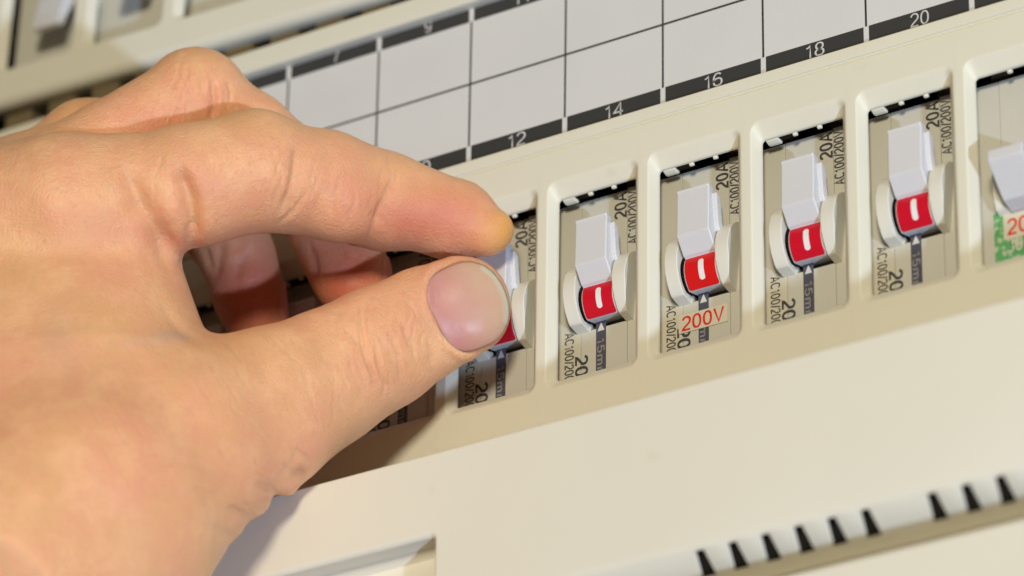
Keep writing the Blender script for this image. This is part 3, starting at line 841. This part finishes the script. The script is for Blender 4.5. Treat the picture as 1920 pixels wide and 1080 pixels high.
    nt.links.new(mx2.outputs['Result'], bs.inputs['Base Color'])
    bs.inputs['Roughness'].default_value = .36; bs.inputs['Specular IOR Level'].default_value = .3
    bs.inputs['Subsurface Weight'].default_value = .8; bs.inputs['Subsurface Radius'].default_value = (1, .4, .3); bs.inputs['Subsurface Scale'].default_value = .0012
    def nail(center, axis, side, half_l, half_w, lift, p=2.6, ns=41, nt_=33):
        """a curved plate laid on the fingertip: axis = towards the tip, side = across"""
        axis = axis/np.linalg.norm(axis); side = side-axis*(side@axis); side /= np.linalg.norm(side); nrm = np.cross(axis, side)
        if nrm@(center[4] if len(center) > 4 else np.array([0, 0, 1])) < 0: nrm = -nrm
        cen = center[:3]
        gs, gt = np.meshgrid(np.linspace(-1, 1, ns), np.linspace(-1, 1, nt_), indexing='ij')
        # square to superellipse
        rr = np.maximum(np.abs(gs), np.abs(gt)); ang = np.arctan2(gt, gs)
        p = np.where(np.cos(ang) < 0, 3.3, 2.15)
        den = (np.abs(np.cos(ang))**p+np.abs(np.sin(ang))**p)**(1/p)
        X = rr*np.cos(ang)/den*half_l; Yv = rr*np.sin(ang)/den*half_w
        q = cen+X.reshape(-1, 1)*axis+Yv.reshape(-1, 1)*side+nrm*14
        for _ in range(40):
            q = q-np.clip(hand_d(q), -.2, 1.5)[:, None]*nrm
            q = np.where(((q-cen)@nrm)[:, None] < -1.0, cen+((q-cen)-np.outer((q-cen)@nrm+1.0, nrm)), q)
        r1 = rr.reshape(-1)
        q = q+nrm*(lift-(lift+.10)*np.clip((r1-.88)/.12, 0, 1)**2)[:, None]
        Wn = to_world(q)
        Fn = []
        for i in range(ns-1):
            for j in range(nt_-1):
                a = i*nt_+j; Fn.append((a, a+nt_, a+nt_+1, a+1))
        me = mesh_of('nail', Wn-org/K, Fn)
        tip_ = np.clip((gs.reshape(-1)*1.0-.80)/.12, 0, 1)*.8
        a_ = me.attributes.new('tip', 'FLOAT', 'POINT'); a_.data.foreach_set('value', tip_.astype(np.float32))
        a2 = me.attributes.new('along', 'FLOAT', 'POINT'); a2.data.foreach_set('value', np.clip(gs.reshape(-1)*.75+.55, 0, 1).astype(np.float32))
        ob = link('nail', me, mn, o, (0, 0, 0), wn=False)
        so = ob.modifiers.new('thick', 'SOLIDIFY'); so.thickness = .22*K; so.offset = -1
        return ob
    t0 = hj(883, 572, -15, 10)
    t1 = hj(800, 608, -18, 10)
    ax = t0[:3]-t1[:3]; ax[2] *= .5
    nail(t0, ax, np.array([.42, .90, .0]), 7.9, 9.4, .06, p=2.45)
    def side_nail(fi_tip, fi_prev, nrm, l, w_):
        ax = fi_tip[:3]-fi_prev[:3]; ax /= np.linalg.norm(ax)
        sd = np.cross(ax, nrm)
        c_ = np.concatenate([fi_tip[:3]-ax*1.5, [0]])
        cc = [c_[0], c_[1], c_[2], 0, nrm]
        class C5(list): pass
        cen = fi_tip[:3]-ax*2.0
        nail_generic(cen, ax, sd, nrm, l, w_)
    def nail_generic(cen, ax, sd, nrm, l, w_):
        gs, gt = np.meshgrid(np.linspace(-1, 1, 25), np.linspace(-1, 1, 21), indexing='ij')
        rr = np.maximum(np.abs(gs), np.abs(gt)); ang = np.arctan2(gt, gs)
        den = (np.abs(np.cos(ang))**2.6+np.abs(np.sin(ang))**2.6)**(1/2.6)
        q = cen+(rr*np.cos(ang)/den*l).reshape(-1, 1)*ax+(rr*np.sin(ang)/den*w_).reshape(-1, 1)*sd+nrm*13
        for _ in range(40):
            q = q-np.clip(hand_d(q), -.2, 1.5)[:, None]*nrm
        q = q+nrm*(.3-.6*np.clip((rr.reshape(-1)-.9)/.1, 0, 1)**2)[:, None]
        Fn = [(i*21+j, i*21+21+j, i*21+22+j, i*21+j+1) for i in range(24) for j in range(20)]
        me = mesh_of('nail', to_world(q)-org/K, Fn)
        link('nail', me, mn, o, (0, 0, 0), wn=False)
    for ch in (MIDDLE, RING):
        ax = ch[0, :3]-ch[1, :3]; ax /= np.linalg.norm(ax)
        nr = np.array([.93, .30, -.25]); nr -= ax*(nr@ax); nr /= np.linalg.norm(nr)
        nail_generic(ch[0, :3]-ax*2.5, ax, np.cross(nr, ax), nr, 6.0, 5.6)
build_hand()
